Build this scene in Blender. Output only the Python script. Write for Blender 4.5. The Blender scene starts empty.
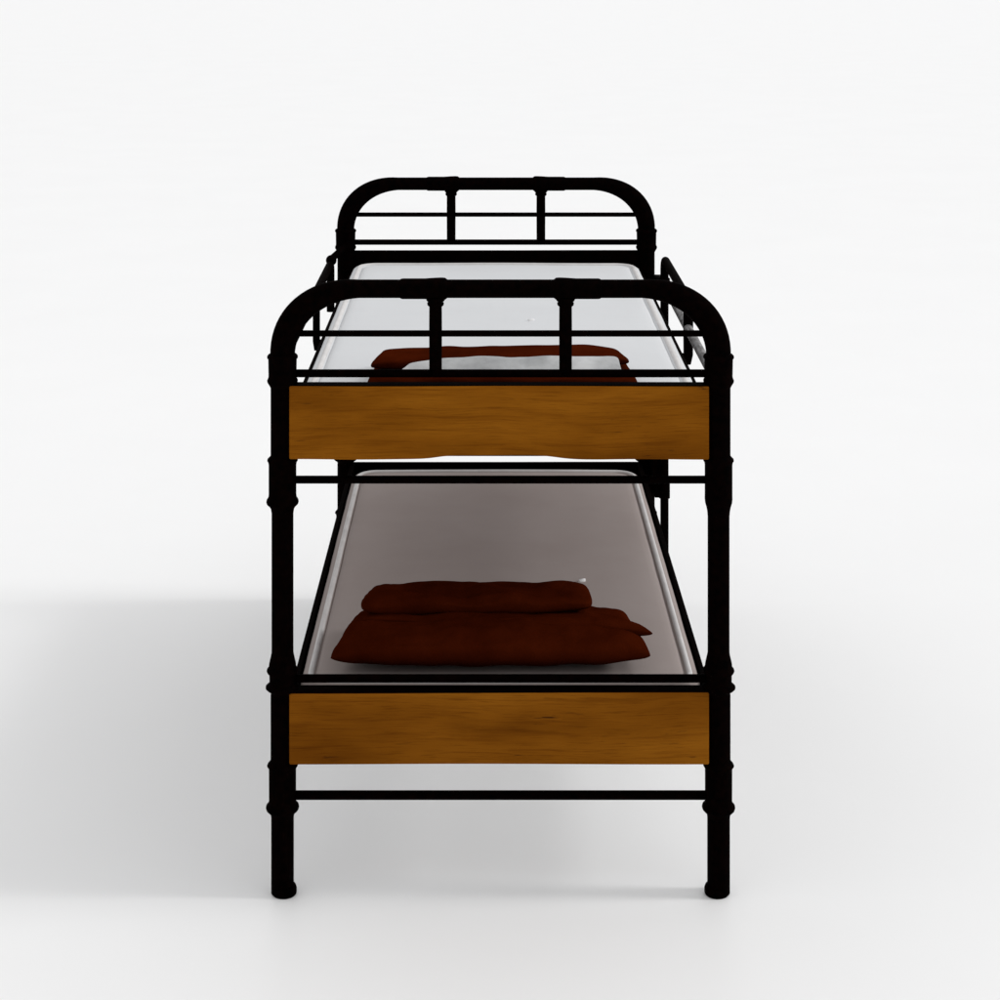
import bpy, bmesh, math, random
from mathutils import Vector, Matrix, noise
random.seed(4)
S = bpy.context.scene
COL = S.collection

# ------------------------------------------------------------------ camera
cam = bpy.data.cameras.new('camera')
cam.sensor_width = 36.0
cam.lens = 67.64
cam.shift_x = 0.014
cam.shift_y = -0.55
cam.clip_end = 1000
camo = bpy.data.objects.new('camera', cam)
COL.objects.link(camo)
camo.location = (-0.035, -4.52, 2.27)
camo.rotation_euler = (math.radians(90), 0, 0)
S.camera = camo
S.render.resolution_x = 1024
S.render.resolution_y = 1024

# ------------------------------------------------------------------ light
W = bpy.data.worlds.new('World')
S.world = W
W.use_nodes = True
WN, WL = W.node_tree.nodes, W.node_tree.links
bg = WN['Background']
bg.inputs['Strength'].default_value = 1.0
# studio surround: bright overhead, dim towards the dark side of the room where the camera stands
tc = WN.new('ShaderNodeTexCoord')
sx = WN.new('ShaderNodeSeparateXYZ')
WL.new(tc.outputs['Generated'], sx.inputs[0])
def wmath(op, a, b):
    n = WN.new('ShaderNodeMath'); n.operation = op
    for i, v in enumerate((a, b)):
        if isinstance(v, (int, float)): n.inputs[i].default_value = v
        else: WL.new(v, n.inputs[i])
    return n.outputs[0]
ax = wmath('ADD', wmath('ADD', wmath('MULTIPLY', sx.outputs['Z'], 0.75), wmath('MULTIPLY', sx.outputs['Y'], 0.30)), wmath('MULTIPLY', sx.outputs['X'], 0.14))
st = WN.new('ShaderNodeMapRange')
st.inputs['From Min'].default_value = -0.30
st.inputs['From Max'].default_value = 0.80
st.inputs['To Min'].default_value = 0.32
st.inputs['To Max'].default_value = 1.10
WL.new(ax, st.inputs['Value'])
WL.new(st.outputs[0], bg.inputs['Strength'])
bg.inputs['Color'].default_value = (0.995, 0.997, 1.0, 1)

def sun(name, az, el, strength, angle):
    l = bpy.data.lights.new(name, 'SUN')
    l.energy = strength
    l.angle = math.radians(angle)
    l.color = (1.0, 0.995, 0.985)
    o = bpy.data.objects.new(name, l)
    COL.objects.link(o)
    d = Vector((math.cos(el)*math.cos(az), math.cos(el)*math.sin(az), math.sin(el)))
    o.rotation_euler = d.to_track_quat('Z', 'Y').to_euler()
    return o
sun('key_lamp', math.radians(-0.5), math.radians(24), 1.08, 10)
sun('second_key_lamp', math.radians(-0.5), math.radians(50), 0.32, 14)

S.view_settings.view_transform = 'Standard'
S.view_settings.look = 'None'
S.view_settings.exposure = 0.0
S.view_settings.gamma = 1.0

# ------------------------------------------------------------------ materials
def new_mat(name, base, rough=0.6, spec=0.3):
    m = bpy.data.materials.new(name); m.use_nodes = True
    p = m.node_tree.nodes['Principled BSDF']
    p.inputs['Base Color'].default_value = (*base, 1)
    p.inputs['Roughness'].default_value = rough
    p.inputs['Specular IOR Level'].default_value = spec
    return m, m.node_tree.nodes, m.node_tree.links, p

def add_noise(n, l, scale, detail=4, vec=None, rough=0.55, dist=0.0):
    t = n.new('ShaderNodeTexNoise')
    t.inputs['Scale'].default_value = scale
    t.inputs['Detail'].default_value = detail
    t.inputs['Roughness'].default_value = rough
    t.inputs['Distortion'].default_value = dist
    if vec is not None: l.new(vec, t.inputs['Vector'])
    return t
def coords(n, l, scale=(1, 1, 1)):
    t = n.new('ShaderNodeTexCoord'); mp = n.new('ShaderNodeMapping')
    mp.inputs['Scale'].default_value = scale
    l.new(t.outputs['Object'], mp.inputs['Vector'])
    return mp.outputs[0]
def ramp(n, l, fac, stops):
    r = n.new('ShaderNodeValToRGB')
    while len(r.color_ramp.elements) < len(stops): r.color_ramp.elements.new(0.5)
    for e, (p, c) in zip(r.color_ramp.elements, stops):
        e.position = p; e.color = (*c, 1) if len(c) == 3 else c
    l.new(fac, r.inputs[0]); return r.outputs[0]
def bump(n, l, h, strength, dist, p, prev=None):
    b = n.new('ShaderNodeBump')
    b.inputs['Strength'].default_value = strength; b.inputs['Distance'].default_value = dist
    l.new(h, b.inputs['Height'])
    if prev: l.new(prev, b.inputs['Normal'])
    l.new(b.outputs[0], p.inputs['Normal'])
    return b.outputs[0]
def mix(n, l, fac, a, b, mode='MIX'):
    x = n.new('ShaderNodeMix'); x.data_type = 'RGBA'; x.blend_type = mode
    for i, v in ((0, fac), (6, a), (7, b)):
        if isinstance(v, (int, float)): x.inputs[i].default_value = v
        elif isinstance(v, tuple): x.inputs[i].default_value = (*v, 1)
        else: l.new(v, x.inputs[i])
    return x.outputs[2]

# black cast metal
MET, n, l, p = new_mat('black_metal', (0.0015, 0.0010, 0.0010), 0.7, 0.004)
v = coords(n, l)
t = add_noise(n, l, 60, 5, v)
l.new(ramp(n, l, t.outputs[0], [(0.35, (0.0006, 0.0004, 0.0004)), (0.75, (0.0030, 0.0009, 0.0007))]), p.inputs['Base Color'])
t2 = add_noise(n, l, 220, 3, v)
bump(n, l, t2.outputs[0], 0.25, 0.001, p)

# lightened metal: light from the right painted into the lower guard bar
MET_LIT, n, l, p = new_mat('lit_grey_metal', (0.25, 0.25, 0.25), 0.5, 0.3)
t = add_noise(n, l, 35, 5, coords(n, l, (3, 1, 1)))
l.new(ramp(n, l, t.outputs[0], [(0.3, (0.05, 0.045, 0.045)), (0.62, (0.25, 0.245, 0.245))]), p.inputs['Base Color'])

# honey stained wood
def wood(name, seed, g=1.0):
    m, n, l, p = new_mat(name, (0.2, 0.08, 0.01), 0.55, 0.015)
    tc = n.new('ShaderNodeTexCoord')
    mp = n.new('ShaderNodeMapping'); mp.inputs['Location'].default_value = (seed, seed*0.7, seed*1.3)
    mp.inputs['Scale'].default_value = (1.0, 1.0, 1.0)
    l.new(tc.outputs['Object'], mp.inputs['Vector'])
    # gentle warp so that the grain wanders
    wn = add_noise(n, l, 1.7, 2, mp.outputs[0])
    sub = n.new('ShaderNodeVectorMath'); sub.operation = 'SUBTRACT'; sub.inputs[1].default_value = (0.5, 0.5, 0.5)
    l.new(wn.outputs['Color'], sub.inputs[0])
    sc = n.new('ShaderNodeVectorMath'); sc.operation = 'MULTIPLY'; sc.inputs[1].default_value = (0.0, 0.0, 0.06)
    l.new(sub.outputs[0], sc.inputs[0])
    ad = n.new('ShaderNodeVectorMath'); ad.operation = 'ADD'
    l.new(mp.outputs[0], ad.inputs[0]); l.new(sc.outputs[0], ad.inputs[1])
    def st(sx_, sz, scale, detail=5):
        m2 = n.new('ShaderNodeMapping'); m2.inputs['Scale'].default_value = (sx_, 4, sz)
        l.new(ad.outputs[0], m2.inputs['Vector'])
        return add_noise(n, l, scale, detail, m2.outputs[0], 0.6).outputs[0]
    broad = st(1.1, 4.0, 1.5, 3)
    fine = st(3.2, 95, 4.2, 8)
    mid_ = st(1.6, 42, 2.4, 6)
    c1 = ramp(n, l, broad, [(0.30, (0.150*g, 0.044*g, 0.0016)), (0.50, (0.252*g, 0.082*g, 0.0038)), (0.70, (0.345*g, 0.121*g, 0.0066))])
    c2 = ramp(n, l, fine, [(0.34, (0.45, 0.38, 0.32)), (0.47, (1, 1, 1))])
    c3 = ramp(n, l, mid_, [(0.34, (0.62, 0.54, 0.48)), (0.48, (1, 1, 1)), (0.66, (1.0, 1.0, 1.0))])
    c = mix(n, l, 0.48, c1, c2, 'MULTIPLY')
    c = mix(n, l, 0.55, c, c3, 'MULTIPLY')
    # short dark checks and knots
    ks = st(6.0, 60, 2.2, 5)
    ms = st(2.0, 5, 2.2, 2)
    kk = ramp(n, l, ks, [(0.30, (1, 1, 1)), (0.385, (0, 0, 0))])
    mm = ramp(n, l, ms, [(0.50, (0, 0, 0)), (0.60, (1, 1, 1))])
    f = mix(n, l, 1.0, kk, mm, 'MULTIPLY')
    sepf = n.new('ShaderNodeMath'); sepf.operation = 'MULTIPLY'; sepf.inputs[1].default_value = 0.85
    l.new(f, sepf.inputs[0])
    c = mix(n, l, sepf.outputs[0], c, (0.035, 0.012, 0.003))
    l.new(c, p.inputs['Base Color'])
    bump(n, l, fine, 0.35, 0.0015, p)
    return m
WOOD_A = wood('honey_wood', 3.1, 0.88)
WOOD_B = wood('honey_wood_knotty', 8.7, 0.82)

BASE, n, l, p = new_mat('russet_stained_ply', (0.10, 0.03, 0.02), 0.8, 0.05)
t = add_noise(n, l, 3, 5, coords(n, l, (1, 12, 1)))
l.new(ramp(n, l, t.outputs[0], [(0.3, (0.045, 0.010, 0.006)), (0.7, (0.085, 0.020, 0.012))]), p.inputs['Base Color'])
# mattress ticking
def ticking(name, a, b):
    m, n, l, p = new_mat(name, a, 0.9, 0.03)
    v = coords(n, l)
    t = add_noise(n, l, 3.5, 4, v)
    l.new(ramp(n, l, t.outputs[0], [(0.3, a), (0.7, b)]), p.inputs['Base Color'])
    t1 = add_noise(n, l, 4, 3, v)
    b1 = bump(n, l, t1.outputs[0], 0.06, 0.02, p)
    t2 = add_noise(n, l, 420, 2, v)
    bump(n, l, t2.outputs[0], 0.25, 0.001, p, b1)
    return m
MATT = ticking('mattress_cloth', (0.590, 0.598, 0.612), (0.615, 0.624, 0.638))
MATT_SHADED = ticking('shaded_mattress_cloth', (0.330, 0.282, 0.266), (0.360, 0.312, 0.297))  # darker copy of the mattress cloth; shade under the top bunk put into colour
PIPE, n, l, p = new_mat('mattress_piping', (0.62, 0.58, 0.56), 0.8, 0.2)
t = add_noise(n, l, 20, 3, coords(n, l))
l.new(ramp(n, l, t.outputs[0], [(0.3, (0.545, 0.530, 0.525)), (0.7, (0.640, 0.625, 0.620))]), p.inputs['Base Color'])

# russet cloth
def cloth(name, a, b, spec=0.0):
    m, n, l, p = new_mat(name, a, 0.85, spec)
    v = coords(n, l)
    t = add_noise(n, l, 9, 5, v)
    l.new(ramp(n, l, t.outputs[0], [(0.3, a), (0.7, b)]), p.inputs['Base Color'])
    t1 = add_noise(n, l, 16, 4, v, 0.6, 0.6)
    b1 = bump(n, l, t1.outputs[0], 0.35, 0.012, p)
    t2 = add_noise(n, l, 500, 2, v)
    bump(n, l, t2.outputs[0], 0.3, 0.001, p, b1)
    return m
RED = cloth('russet_cloth', (0.030, 0.0038, 0.0006), (0.052, 0.0070, 0.0014))
RED_UP = RED
GREY = cloth('pale_grey_cloth', (0.30, 0.305, 0.31), (0.60, 0.605, 0.61))
LABEL, n, l, p = new_mat('white_label', (0.8, 0.8, 0.8), 0.7, 0.2)
t = add_noise(n, l, 200, 2, coords(n, l))
l.new(ramp(n, l, t.outputs[0], [(0.2, (0.74, 0.74, 0.74)), (0.8, (0.86, 0.86, 0.86))]), p.inputs['Base Color'])

# studio floor
FLO, n, l, p = new_mat('white_studio_floor', (0.86, 0.86, 0.862), 0.5, 0.25)
t = add_noise(n, l, 1.3, 4, coords(n, l))
l.new(ramp(n, l, t.outputs[0], [(0.3, (0.855, 0.855, 0.857)), (0.7, (0.868, 0.868, 0.870))]), p.inputs['Base Color'])

# ------------------------------------------------------------------ helpers
def link(name, bm, mat, parent=None, smooth=True, bevel=0.0):
    me = bpy.data.meshes.new(name)
    bmesh.ops.recalc_face_normals(bm, faces=bm.faces)
    bm.to_mesh(me); bm.free()
    me.materials.append(mat)
    if smooth:
        for f in me.polygons: f.use_smooth = True
    o = bpy.data.objects.new(name, me)
    COL.objects.link(o)
    if parent: o.parent = parent
    if bevel:
        b = o.modifiers.new('bevel', 'BEVEL'); b.width = bevel; b.segments = 3; b.limit_method = 'ANGLE'
        b.harden_normals = False
    return o
def empty(name, loc=(0, 0, 0), parent=None):
    o = bpy.data.objects.new(name, None); o.location = loc
    o.empty_display_size = 0.1
    COL.objects.link(o)
    if parent: o.parent = parent
    return o

def tube(bm, pts, rad, seg=28, closed=False, cap=True):
    """sweep a circle along pts (parallel transport); rad = number or list"""
    pts = [Vector(q) for q in pts]
    N = len(pts)
    if not isinstance(rad, (list, tuple)): rad = [rad]*N
    tans = []
    for i in range(N):
        a = pts[max(i-1, 0)]; b = pts[min(i+1, N-1)]
        tans.append((b-a).normalized())
    up = Vector((0, 1, 0))
    if abs(tans[0].dot(up)) > 0.9: up = Vector((1, 0, 0))
    nrm = (up - tans[0]*up.dot(tans[0])).normalized()
    rings = []
    for i in range(N):
        nrm = (nrm - tans[i]*nrm.dot(tans[i])).normalized()
        bi = tans[i].cross(nrm)
        rings.append([bm.verts.new(pts[i] + (nrm*math.cos(2*math.pi*k/seg) + bi*math.sin(2*math.pi*k/seg))*rad[i]) for k in range(seg)])
    for i in range(N-1):
        for k in range(seg):
            bm.faces.new((rings[i][k], rings[i][(k+1) % seg], rings[i+1][(k+1) % seg], rings[i+1][k]))
    if cap:
        bm.faces.new(rings[0][::-1]); bm.faces.new(rings[-1])

def lathe(bm, cx, cy, prof, seg=32, off=None):
    """revolve (r, z) about the vertical through cx, cy"""
    rings = []
    for r, z in prof:
        ox, oy = (off(z) if off else (0, 0))
        rings.append([bm.verts.new((cx+ox+r*math.cos(2*math.pi*k/seg), cy+oy+r*math.sin(2*math.pi*k/seg), z)) for k in range(seg)])
    for i in range(len(rings)-1):
        for k in range(seg):
            bm.faces.new((rings[i][k], rings[i][(k+1) % seg], rings[i+1][(k+1) % seg], rings[i+1][k]))
    bm.faces.new(rings[0][::-1]); bm.faces.new(rings[-1])

def lathe_x(bm, cz, cy, prof, seg=32):
    """revolve (r, x) about the horizontal X axis through cy, cz"""
    rings = []
    for r, x in prof:
        rings.append([bm.verts.new((x, cy+r*math.cos(2*math.pi*k/seg), cz+r*math.sin(2*math.pi*k/seg))) for k in range(seg)])
    for i in range(len(rings)-1):
        for k in range(seg):
            bm.faces.new((rings[i][k], rings[i][(k+1) % seg], rings[i+1][(k+1) % seg], rings[i+1][k]))
    bm.faces.new(rings[0][::-1]); bm.faces.new(rings[-1])

def box(bm, x0, x1, y0, y1, z0, z1):
    vs = [bm.verts.new((x, y, z)) for x in (x0, x1) for y in (y0, y1) for z in (z0, z1)]
    for f in ((0, 1, 3, 2), (4, 6, 7, 5), (0, 4, 5, 1), (2, 3, 7, 6), (0, 2, 6, 4), (1, 5, 7, 3)):
        bm.faces.new([vs[i] for i in f])

PX = 415.7
def zf(y): return (893-y)/PX          # height of a photo row on the front plane
def w(px): return px/PX

# ------------------------------------------------------------------ setting
bm = bmesh.new()
R = 300.0
vs = [bm.verts.new(q) for q in ((-R, -30, 0), (R, -30, 0), (R, 2*R, 0), (-R, 2*R, 0))]
bm.faces.new(vs)
fl = link('floor', bm, FLO, smooth=False)
fl['kind'] = 'structure'
fl['label'] = 'seamless white studio floor under the bunk bed'

# ------------------------------------------------------------------ the bed
PXC = 0.5245      # post centre from the bed's middle
DEP = 2.03        # distance between the two end frames
TOPZ = zf(288.1)
bed = empty('bunk_bed', (0, 0, 0))
bed['label'] = 'black tubular metal bunk bed with honey wooden end boards on white floor'
bed['category'] = 'bunk bed'

def hoop_points():
    pts, rad = [], []
    rx, rz = 0.184, 0.162
    leg, top = 0.0272, 0.0220
    zs = TOPZ-rz
    for z, r in ((0.004, leg), (0.10, leg), (0.20, leg), (0.310, leg), (0.318, leg+0.0014), (0.478, leg+0.0014), (0.486, leg), (0.60, leg*0.965),
                 (0.92, leg*0.965), (1.04, leg), (1.048, leg+0.0014), (1.21, leg+0.0014), (1.25, leg+0.002), (zs, leg+0.0025)):
        pts.append((-PXC, 0, z)); rad.append(r)
    n_ = 20
    for i in range(1, n_+1):
        a = math.pi/2*i/n_
        e_ = 0.94
        pts.append((-PXC+rx*(1-math.cos(a)**e_), 0, zs+rz*math.sin(a)**e_))
        t_ = i/n_; rad.append(leg+0.0025*(1-t_)+0.0035*math.sin(t_*math.pi)+(top-leg)*t_**2.0)
    half = list(zip(pts, rad))
    other = [((-q[0], 0, q[2]), r) for q, r in reversed(half)]
    full = half+other
    return [q for q, r in full], [r for q, r in full]

def post_fitting(bm, cx, kind, y0):
    """cast sleeves on the posts (front-plane pixel rows -> heights)"""
    r_ = 0.0272
    if kind == 'upper':      # sleeve with thin lips under the bend
        prof = [(r_, 352.5), (w(14.2), 353.8), (w(15.4), 355.4), (w(15.4), 357), (w(14.3), 358.4), (w(14.0), 376),
                (w(14.6), 378), (w(15.4), 379.6), (w(15.0), 381.6), (w(13.2), 384.5), (r_, 388)]
    elif kind == 'under_upper':
        prof = [(r_, 454), (w(13.2), 456.5), (w(15.0), 458.2), (w(15.3), 459.8), (w(14.2), 461.5), (w(13.8), 464), (w(13.8), 494)]
        if cx < 0: prof += [(w(14.2), 496.5), (w(15.8), 499), (w(16.2), 501), (w(15.6), 503), (w(13.0), 505.5), (w(11.6), 508), (r_*0.97, 512)]
        else: prof += [(w(13.9), 498), (w(13.4), 502), (w(12.2), 506), (w(11.4), 510), (r_*0.97, 515)]
    elif kind == 'lower':
        prof = [(r_*0.97, 652), (w(11.8), 656), (w(13.2), 662), (w(13.8), 666.5), (w(15.4), 668.2), (w(15.8), 669.8), (w(15.0), 671.6), (w(13.2), 673.4), (w(13.0), 682.3),
                (w(15.6), 684.2), (w(16.8), 685.4), (w(16.8), 686.8), (w(15.4), 688.2), (w(12.6), 690), (r_, 693)]
    else:
        prof = [(r_, 758), (w(13.0), 761), (w(14.8), 763), (w(15.4), 764.6), (w(14.2), 766.2), (w(13.6), 768), (w(13.5), 800),
                (w(14.2), 802.5), (w(16.2), 804.5), (w(16.6), 806.4), (w(16.0), 808.4), (w(13.6), 810.8), (w(11.8), 813), (r_*0.99, 817)]
    lathe(bm, cx, 0, [(r, zf(y)) for r, y in prof][::-1])

BX0, BX1 = -0.5057, 0.4985
def board_bm(rows, wavy, y0=-0.029, y1=0.004):
    """a board between posts; `rows` = (top row, bottom row); bottom edge relieved in the middle"""
    bm = bmesh.new()
    top, bot = zf(rows[0]), zf(rows[1])
    N = 90
    loops = []
    for yy in (y0, y1):
        a, b = [], []
        for i in range(N+1):
            x = BX0+(BX1-BX0)*i/N
            if wavy:
                px = 500.5+x*PX*1.00646
                up_ = 1/(1+math.exp(-(px-437)/7.0))*(1/(1+math.exp((px-556)/9.0)))
                z = bot+w(4.3)*up_ + 0.0006*math.sin(x*23)
                zt = top+0.0007*math.sin(x*9+1)
            else:
                z = bot+0.0008*math.sin(x*7+2); zt = top+w(1.0)*math.sin(x*3+0.3)*0.6
            a.append(bm.verts.new((x, yy, z))); b.append(bm.verts.new((x, yy, zt)))
        loops.append((a, b))
    (a0, b0), (a1, b1) = loops
    for i in range(N):
        bm.faces.new((a0[i], a0[i+1], b0[i+1], b0[i]))
        bm.faces.new((a1[i+1], a1[i], b1[i], b1[i+1]))
        bm.faces.new((b0[i], b0[i+1], b1[i+1], b1[i]))
        bm.faces.new((a1[i], a1[i+1], a0[i+1], a0[i]))
    for i in (0, N):
        q = (a0[i], b0[i], b1[i], a1[i])
        bm.faces.new(q if i == 0 else q[::-1])
    return bm

def end_frame(Y, front):
    bm = bmesh.new()
    pts, rad = hoop_points()
    tube(bm, pts, rad, seg=32)
    ef = link('end_frame', bm, MET, bed)
    ef.location = (0, Y, 0)
    # sleeves on both posts
    for s in (-1, 1):
        for kind in ('upper', 'under_upper', 'lower', 'bottom'):
            bm = bmesh.new(); post_fitting(bm, s*PXC, kind, Y)
            link('collar', bm, MET, ef)
        bm = bmesh.new()   # foot: a flange pushed towards the middle of the bed
        lathe(bm, s*PXC-s*0.0, 0, [(0.0275, 0.0), (0.0290, 0.002), (0.0298, 0.006), (0.0298, 0.013), (0.0285, 0.018), (0.0270, 0.021)],
              off=lambda z, s=s: (-s*0.0045, 0))
        link('foot', bm, MET, ef)
    # couplings on the top tube
    for s in (-1, 1):
        c = s*w(65)     # spindle position
        prof = [(0.0200, 32), (0.0262, 35.5), (0.0268, 38), (0.0268, 60), (0.0262, 66), (0.0252, 72), (0.0246, 76), (0.0246, 97.5), (0.0238, 99.5), (0.0200, 101.5)]
        prof = [(r*1.0, s*w(x+20.0 if x < 50 else x)) for r, x in prof]
        bm = bmesh.new(); lathe_x(bm, TOPZ, 0, prof); link('coupling', bm, MET, ef)
        bm = bmesh.new()
        zt, zb = zf(297), zf(373)
        r = 0.0152
        lathe(bm, c, 0, [(r, zb), (r, zb+0.15*(zt-zb)), (r*1.02, zf(325)), (r, zf(306)), (r*1.28, zf(304.5)), (r*1.34, zf(302.5)), (r*1.2, zf(301)),
                         (r*1.42, zf(300)), (r*1.5, zf(298.5)), (r*1.5, zt)], seg=24)
        link('spindle', bm, MET, ef)
    def rail(y, th, name='rail', half=PXC-0.02):
        bm = bmesh.new()
        z = zf(y); r = w(th)/2
        tube(bm, [(-half+2*half*i/6, 0, z) for i in range(7)], r, seg=20)
        link(name, bm, MET, ef)
    rail(332.8, 6.4)
    rail(372.7, 8.0)
    rail(479.0, 7.8, 'crossbar')
    rail(677.8, 8.2)
    rail(794.5, 9.0, 'crossbar')
    # boards
    if front:
        bo = link('end_board', board_bm((382.6, 455.9), True), WOOD_A, ef, smooth=False, bevel=0.0035)
        bo['label'] = 'upper honey wooden end board with relieved lower edge'
        bo = link('end_board', board_bm((687.7, 758.8), False), WOOD_B, ef, smooth=False, bevel=0.0035)
        bo['label'] = 'lower honey wooden end board with dark knots'
    else:
        for rows in ((385.2, 459.2), (692.3, 764.0)):
            bo = link('end_panel', board_bm(rows, False, -0.010, 0.010), MET, ef, smooth=False, bevel=0.003)
            bo['label'] = 'plain black panel of the far end'
    # thin black strip capping each board
    for y, h in (((382.6, 0.0014), (687.7, 0.0050)) if front else ((385.2, 0.0008), (692.3, 0.0008))):
        bm = bmesh.new(); z = zf(y)
        a, b = (-0.0275, 0.008) if front else (-0.008, 0.008)
        box(bm, -PXC+0.012, PXC-0.012, a, b, z-0.003, z+h)
        link('board_cap', bm, MET, ef, smooth=False, bevel=0.0012)
    return ef

end_frame(0.0, True)
end_frame(DEP, False)

# side rails: upright angle irons
def side_rail(s, ztop, h):
    bm = bmesh.new()
    x0, x1 = s*0.4925, s*0.506
    box(bm, min(x0, x1), max(x0, x1), 0.012, DEP-0.012, ztop-h, ztop)
    x2 = s*0.455
    box(bm, min(x0, x2)+0.0005, max(x0, x2)-0.0005, 0.03, DEP-0.03, ztop-h+0.001, ztop-h+0.007)
    o = link('side_rail', bm, MET, bed, smooth=False, bevel=0.002)
    for y in (0.04, DEP-0.04):
        bm = bmesh.new()
        tube(bm, [(s*0.503, y, ztop-h*0.5), (s*0.515, y, ztop-h*0.5)], 0.011, 12)
        link('bolt', bm, MET, o)
    return o
for s in (-1, 1):
    side_rail(s, 1.160, 0.085)
    side_rail(s, 0.488, 0.085)
# unseen solid bases: upper blocks light, lower made pale to bounce it
for z in (1.058, 0.376):
    bm = bmesh.new()
    box(bm, -0.484, 0.484, 0.03, DEP-0.03, z-0.014, z-0.002)
    link('unseen_light_base', bm, BASE if z > 1 else LABEL, bed, smooth=False, bevel=0.002)

# guard rails outside the side rails
def arc_path(X, zt, y_front, y_rear, r, zlow_f, zlow_r):
    pts = [(X, y_front, zlow_f), (X, y_front, zt-r)]
    for i in range(1, 9):
        a = math.pi/2*i/8
        pts.append((X, y_front+r*(1-math.cos(a)), zt-r+r*math.sin(a)))
    N = 6
    for i in range(1, N): pts.append((X, y_front+r+(y_rear-y_front-2*r)*i/N, zt))
    for i in range(0, 9):
        a = math.pi/2*i/8
        pts.append((X, y_rear-r+r*math.sin(a), zt-r+r*math.cos(a)))
    pts.append((X, y_rear, zlow_r))
    return pts
def bracket(bm, s, x_out, y, z, xin=0.500, th=0.018):
    a, b = sorted((s*xin, s*x_out))
    box(bm, a, b, y-th/2, y+th/2, z-th/2, z+th/2)

# right guard
XR = 0.578
bm = bmesh.new()
tube(bm, arc_path(XR, 1.209, 0.44, 1.935, 0.045, 1.03, 0.001), 0.0142, 18)
gr = link('guard_rail', bm, MET, bed)
gr['label'] = 'bent black guard rail on the right with two bars'
bm = bmesh.new()
tube(bm, [(XR, 0.44+ (1.935-0.44)*i/6, 1.122) for i in range(7)], 0.0136, 18)
o = link('guard_bar', bm, MET_LIT, gr); o['label'] = 'lower black bar with the light on it painted in grey'
bm = bmesh.new()
tube(bm, [(XR+0.001, 1.185, z) for z in (1.205, 1.10, 1.04, 1.012)], [0.0152, 0.0152, 0.0145, 0.008], 18)
link('strut', bm, MET, gr)
for y in (0.44, 1.185, 1.935):
    bm = bmesh.new(); bracket(bm, 1, XR-0.006, y, 1.105 if y > 1.5 else 1.036)
    link('bracket', bm, MET, gr, smooth=False, bevel=0.002)
# clamps tying the tall rear leg to the post
for z, h in ((1.135, 0.022), (0.412, 0.055)):
    bm = bmesh.new()
    lathe(bm, XR, 1.935, [(0.0118, z-h/2), (0.019, z-h/2+0.004), (0.019, z+h/2-0.004), (0.0118, z+h/2)], 20)
    box(bm, 0.545, XR, 1.928, 2.022, z-h/2+0.006, z+h/2-0.006)
    link('clamp', bm, MET, gr)
bm = bmesh.new()
box(bm, 0.535, XR, 1.93, 2.02, 0.442, 0.60)
link('clamp', bm, MET, gr, smooth=False, bevel=0.003)

# left guard
XL = -0.568
bm = bmesh.new()
tube(bm, arc_path(XL, 1.194, 0.44, 1.925, 0.03, 1.03, 1.03), 0.0135, 18)
gl = link('guard_rail', bm, MET, bed)
gl['label'] = 'single black guard bar on the left'
bm = bmesh.new()
tube(bm, [(XL, 1.385, z) for z in (1.190, 1.10, 1.04, 1.012)], [0.0115, 0.0115, 0.0115, 0.007], 18)
link('strut', bm, MET, gl)
for y in (0.44, 1.385, 1.925):
    bm = bmesh.new(); bracket(bm, -1, -XL-0.004, y, 1.105 if y > 1.5 else 1.036)
    link('bracket', bm, MET, gl, smooth=False, bevel=0.002)
bm = bmesh.new()
bmesh.ops.create_uvsphere(bm, u_segments=20, v_segments=12, radius=0.0185, matrix=Matrix.Translation((XL+0.003, 1.915, 1.207)))
tube(bm, [(XL+0.004, 1.915, 1.212), (-0.535, 1.98, 1.232), (-PXC, DEP, 1.245)], 0.012, 14)
link('clamp', bm, MET, gl)

# ------------------------------------------------------------------ mattresses
def rrect(hx, hy, r, n=9):
    pts = []
    for cx, cy, a0 in ((hx-r, hy-r, 0), (-hx+r, hy-r, 90), (-hx+r, -hy+r, 180), (hx-r, -hy+r, 270)):
        for i in range(n+1):
            a = math.radians(a0+90*i/n)
            pts.append((cx+r*math.cos(a), cy+r*math.sin(a)))
    # densify the straight runs
    out = []
    for i, p0 in enumerate(pts):
        p1 = pts[(i+1) % len(pts)]
        out.append(p0)
        L = math.hypot(p1[0]-p0[0], p1[1]-p0[1])
        if i % (n+1) == n:
            k = 44
            for j in range(1, k): out.append((p0[0]+(p1[0]-p0[0])*j/k, p0[1]+(p1[1]-p0[1])*j/k))
    return out

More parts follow.
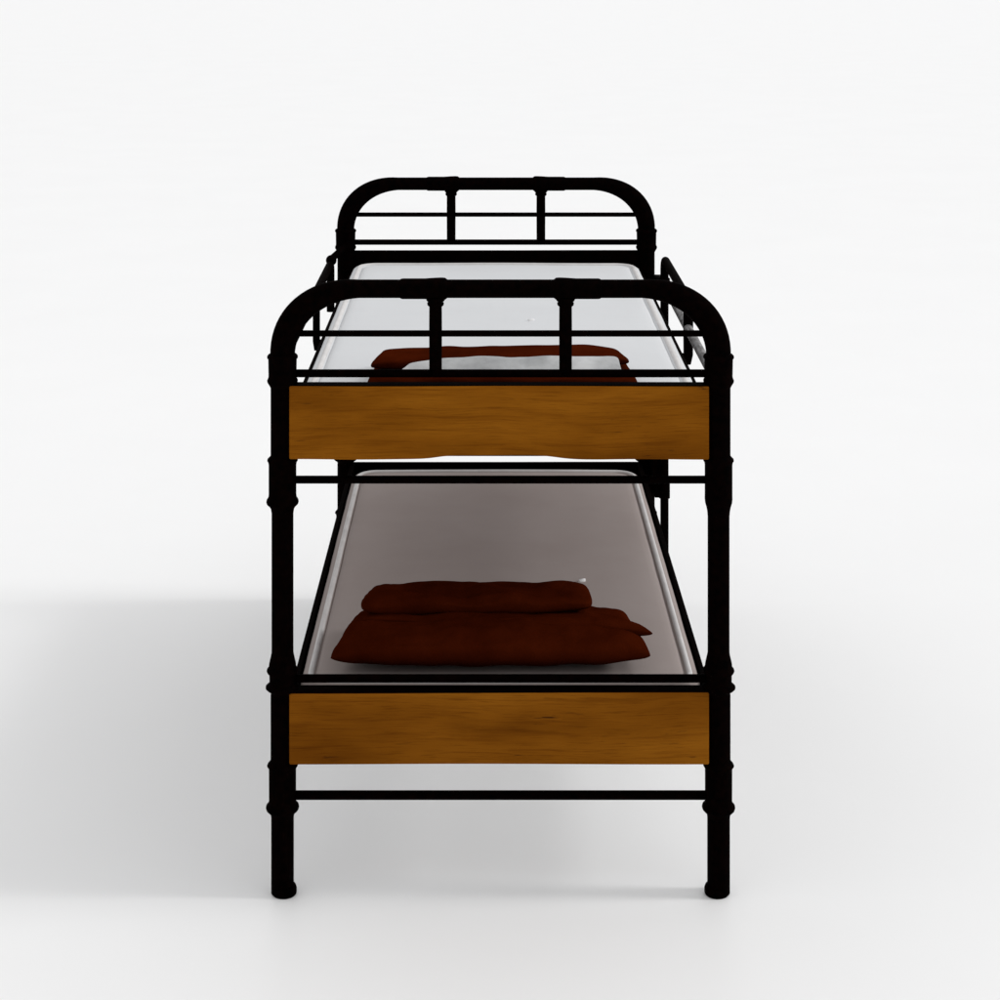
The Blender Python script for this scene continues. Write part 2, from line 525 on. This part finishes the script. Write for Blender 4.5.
def mattress(y0, y1, zb, zt, label, seed, mat):
    hx, hy = 0.4900, (y1-y0)/2
    cy = (y0+y1)/2
    root = empty('mattress', (0, cy, zb))
    root['label'] = label; root['category'] = 'mattress'
    H = zt-zb
    bm = bmesh.new()
    prof = [(0.03, 0.0), (0.008, 0.004), (0.0, 0.018), (0.0, H*0.5), (0.0, H-0.034), (0.002, H-0.018), (0.007, H-0.008), (0.016, H-0.001), (0.027, H+0.000),
            (0.034, H-0.004), (0.0365, H-0.0085), (0.040, H-0.003), (0.048, H+0.000), (0.065, H+0.002), (0.10, H+0.003), (0.16, H+0.004), (0.24, H+0.005), (0.33, H+0.005), (0.42, H+0.005), (0.47, H+0.005)]
    rings = []
    for ins, z in prof:
        r = max(0.075-ins*0.5, 0.006)
        ring = []
        for x, y in rrect(hx-ins, hy-ins, min(r, hx-ins-0.001)):
            dz = 0
            nv = noise.noise(Vector((x*3.1+seed, y*2.3, z*3)))
            if z > H*0.6: dz = nv*0.0035*(1 if ins > 0.06 else 0.6)
            k = noise.noise(Vector((x*9+seed, y*7, 0)))*0.0012
            ring.append(bm.verts.new((x+(k if ins < 0.05 else 0), y, z+dz)))
        rings.append(ring)
    M = len(rings[0])
    for i in range(len(rings)-1):
        for k in range(M):
            bm.faces.new((rings[i][k], rings[i][(k+1) % M], rings[i+1][(k+1) % M], rings[i+1][k]))
    bm.faces.new(rings[0][::-1])
    # close the narrow slot left in the middle
    bm.faces.new(rings[-1])
    link('cover', bm, mat, root)
    # corded seam along the top edge
    for zz, ins, nm in ((H-0.0050, 0.0250, 'piping'), (0.012, 0.0015, 'piping')):
        bm = bmesh.new()
        base = [Vector((x, y, zz+noise.noise(Vector((x*3.1+seed, y*2.3, zz*3)))*0.002)) for x, y in rrect(hx-ins, hy-ins, 0.06)]
        M = len(base); rg = []
        for i in range(M):
            tdir = (base[(i+1) % M]-base[i-1]).normalized()
            side = Vector((tdir.y, -tdir.x, 0)).normalized()
            rg.append([bm.verts.new(base[i]+(side*math.cos(a)+Vector((0, 0, 1))*math.sin(a))*(0.0082 if zz > 0.05 else 0.0045)) for a in [2*math.pi*q/10 for q in range(10)]])
        for i in range(M):
            for q in range(10):
                bm.faces.new((rg[i][q], rg[i][(q+1) % 10], rg[(i+1) % M][(q+1) % 10], rg[(i+1) % M][q]))
        link(nm, bm, PIPE, root)
    return root
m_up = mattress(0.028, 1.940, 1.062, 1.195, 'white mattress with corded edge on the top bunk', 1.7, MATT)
m_lo = mattress(0.008, 1.900, 0.380, 0.497, 'mattress with paler corded edge on the bottom bunk, shade painted into its cloth', 7.3, MATT_SHADED)
for root, x, y in ((m_up, 0.095, 0.90), (m_lo, 0.234, 0.745)):
    H = 0.133 if root is m_up else 0.117
    bm = bmesh.new()
    cy = root.location.y
    vs_ = []
    for q in range(14):
        a = 2*math.pi*q/14
        vs_.append((x+0.010*math.cos(a), y-cy+0.004*math.sin(a)+0.003*math.cos(a)))
    lo = [bm.verts.new((a, b, H+0.003)) for a, b in vs_]
    hi = [bm.verts.new((a, b, H+0.010)) for a, b in vs_]
    bm.faces.new(hi)
    for q in range(14): bm.faces.new((lo[q], lo[(q+1) % 14], hi[(q+1) % 14], hi[q]))
    link('tuft', bm, LABEL, root)

# ------------------------------------------------------------------ cushions
def cushion(name, corners, up, down, mat, label, cat, group=None, seed=0.0, concave=0.10, wr=0.006, blunt=0.022, N=(72, 44), power=0.42, flat=None):
    """corners: front-left, front-right, back-right, back-left (world); bulges up and down between them"""
    fl_, fr_, br_, bl_ = [Vector(c) for c in corners]
    org = (fl_+fr_+br_+bl_)/4
    org = Vector((org.x, org.y, min(fl_.z, fr_.z, br_.z, bl_.z)-down))
    bm = bmesh.new()
    nu, nv = N
    def base(u, v):
        # pull the edges in between the pointed corners
        a = fl_.lerp(fr_, u); b = bl_.lerp(br_, u)
        p0 = a.lerp(b, v)
        mid = fl_.lerp(fr_, 0.5).lerp(bl_.lerp(br_, 0.5), 0.5)
        eu = 4*v*(1-v); ev = 4*u*(1-u)
        su, sv = (2*u-1), (2*v-1)
        k = concave
        p1 = Vector(p0)
        p1.x -= (p0.x-mid.x)*k*0.45*(eu**0.6)*abs(su)**3
        p1.y -= (p0.y-mid.y)*k*0.9*(ev**0.6)*abs(sv)**3
        c_ = (abs(su)*abs(sv))**7*blunt
        return p1+(mid-p1)*c_
    top, bot = {}, {}
    for i in range(nu+1):
        for j in range(nv+1):
            u, v = i/nu, j/nv
            # denser near the borders
            u = 0.5-0.5*math.cos(math.pi*u); v = 0.5-0.5*math.cos(math.pi*v)
            su, sv = 2*u-1, 2*v-1
            q = base(u, v)
            h = (max(0, 1-abs(su)**3.2))**power*(max(0, 1-abs(sv)**2.6))**power
            n1 = noise.noise(Vector((q.x*7+seed, q.y*11, seed)))
            n2 = noise.noise(Vector((q.x*19+seed, q.y*30+seed, 2)))
            n3 = abs(noise.noise(Vector((q.x*5+seed*2, q.y*26, 5))))
            wob = (n1*1.3+n2*0.5-n3*1.1)*wr*min(1, h*1.5)
            edge = i in (0, nu) or j in (0, nv)
            nz = noise.noise(Vector((q.x*13+seed, q.y*13, 9)))*0.004
            q = q+Vector((0, 0, nz))
            vt = bm.verts.new(q+Vector((0, 0, up*h+wob))-org)
            top[i, j] = vt
            if edge: bot[i, j] = vt
            else:
                dn = down*h
                bot[i, j] = bm.verts.new(q-Vector((0, 0, dn))-org)
    for i in range(nu):
        for j in range(nv):
            bm.faces.new((top[i, j], top[i+1, j], top[i+1, j+1], top[i, j+1]))
            try: bm.faces.new((bot[i, j], bot[i, j+1], bot[i+1, j+1], bot[i+1, j]))
            except ValueError: pass
    o = link(name, bm, mat)
    o.location = org
    o['label'] = label; o['category'] = cat
    if group: o['group'] = group
    return o

ZL, ZU = 0.502, 1.200
G = 'russet cushions piled on the lower mattress'
cushion('cushion', [(-0.422, 0.045, ZL+0.048), (0.374, 0.045, ZL+0.052), (0.33, 0.36, ZL+0.045), (-0.37, 0.36, ZL+0.045)], 0.054, 0.046, RED,
        'dark russet cushion lying directly on the lower mattress, widest of the pile', 'cushion', G, 1.3, 0.05, 0.010, power=0.38)
cushion('cushion', [(-0.348, 0.185, ZL+0.090), (0.384, 0.105, ZL+0.086), (0.290, 0.260, ZL+0.074), (-0.325, 0.290, ZL+0.086)], 0.022, 0.026, RED,
        'middle dark russet cushion of the lower pile with pointed right corner', 'cushion', G, 4.1, 0.02, 0.008, power=0.34)
cushion('cushion', [(-0.352, 0.190, ZL+0.118), (0.232, 0.195, ZL+0.122), (0.222, 0.36, ZL+0.116), (-0.325, 0.36, ZL+0.110)], 0.028, 0.032, RED,
        'narrow dark russet cushion on top of the pile on the lower bunk', 'cushion', G, 8.9, -0.04, 0.010, blunt=0.06, power=0.32)
# upper bunk
cushion('cushion', [(-0.326, 0.050, ZU+0.012), (0.336, 0.050, ZU+0.012), (0.32, 0.31, ZU+0.012), (-0.31, 0.31, ZU+0.012)], 0.026, 0.010, RED,
        'flat dark russet cushion lowest on the top bunk mattress, right behind the end board', 'cushion', 'russet cushions on the top bunk', 3.3, 0.0, 0.001, blunt=0, power=0.30)
cushion('cushion', [(-0.326, 0.115, ZU+0.044), (0.326, 0.130, ZU+0.052), (0.298, 0.295, ZU+0.046), (-0.300, 0.295, ZU+0.040)], 0.021, 0.024, RED,
        'dark russet cushion with pointed corners on the top bunk, partly under a grey cloth', 'cushion', 'russet cushions on the top bunk', 2.2, 0.04, 0.0015, blunt=0.02, power=0.30)
cushion('folded_cloth', [(-0.262, 0.070, ZU+0.030), (0.302, 0.070, ZU+0.030), (0.294, 0.140, ZU+0.062), (-0.215, 0.140, ZU+0.052)], 0.010, 0.006, GREY,
        'pale grey folded cloth over the front of a russet cushion on the top bunk', 'cloth', None, 6.2, 0.02, 0.0012, blunt=0.04, power=0.25)
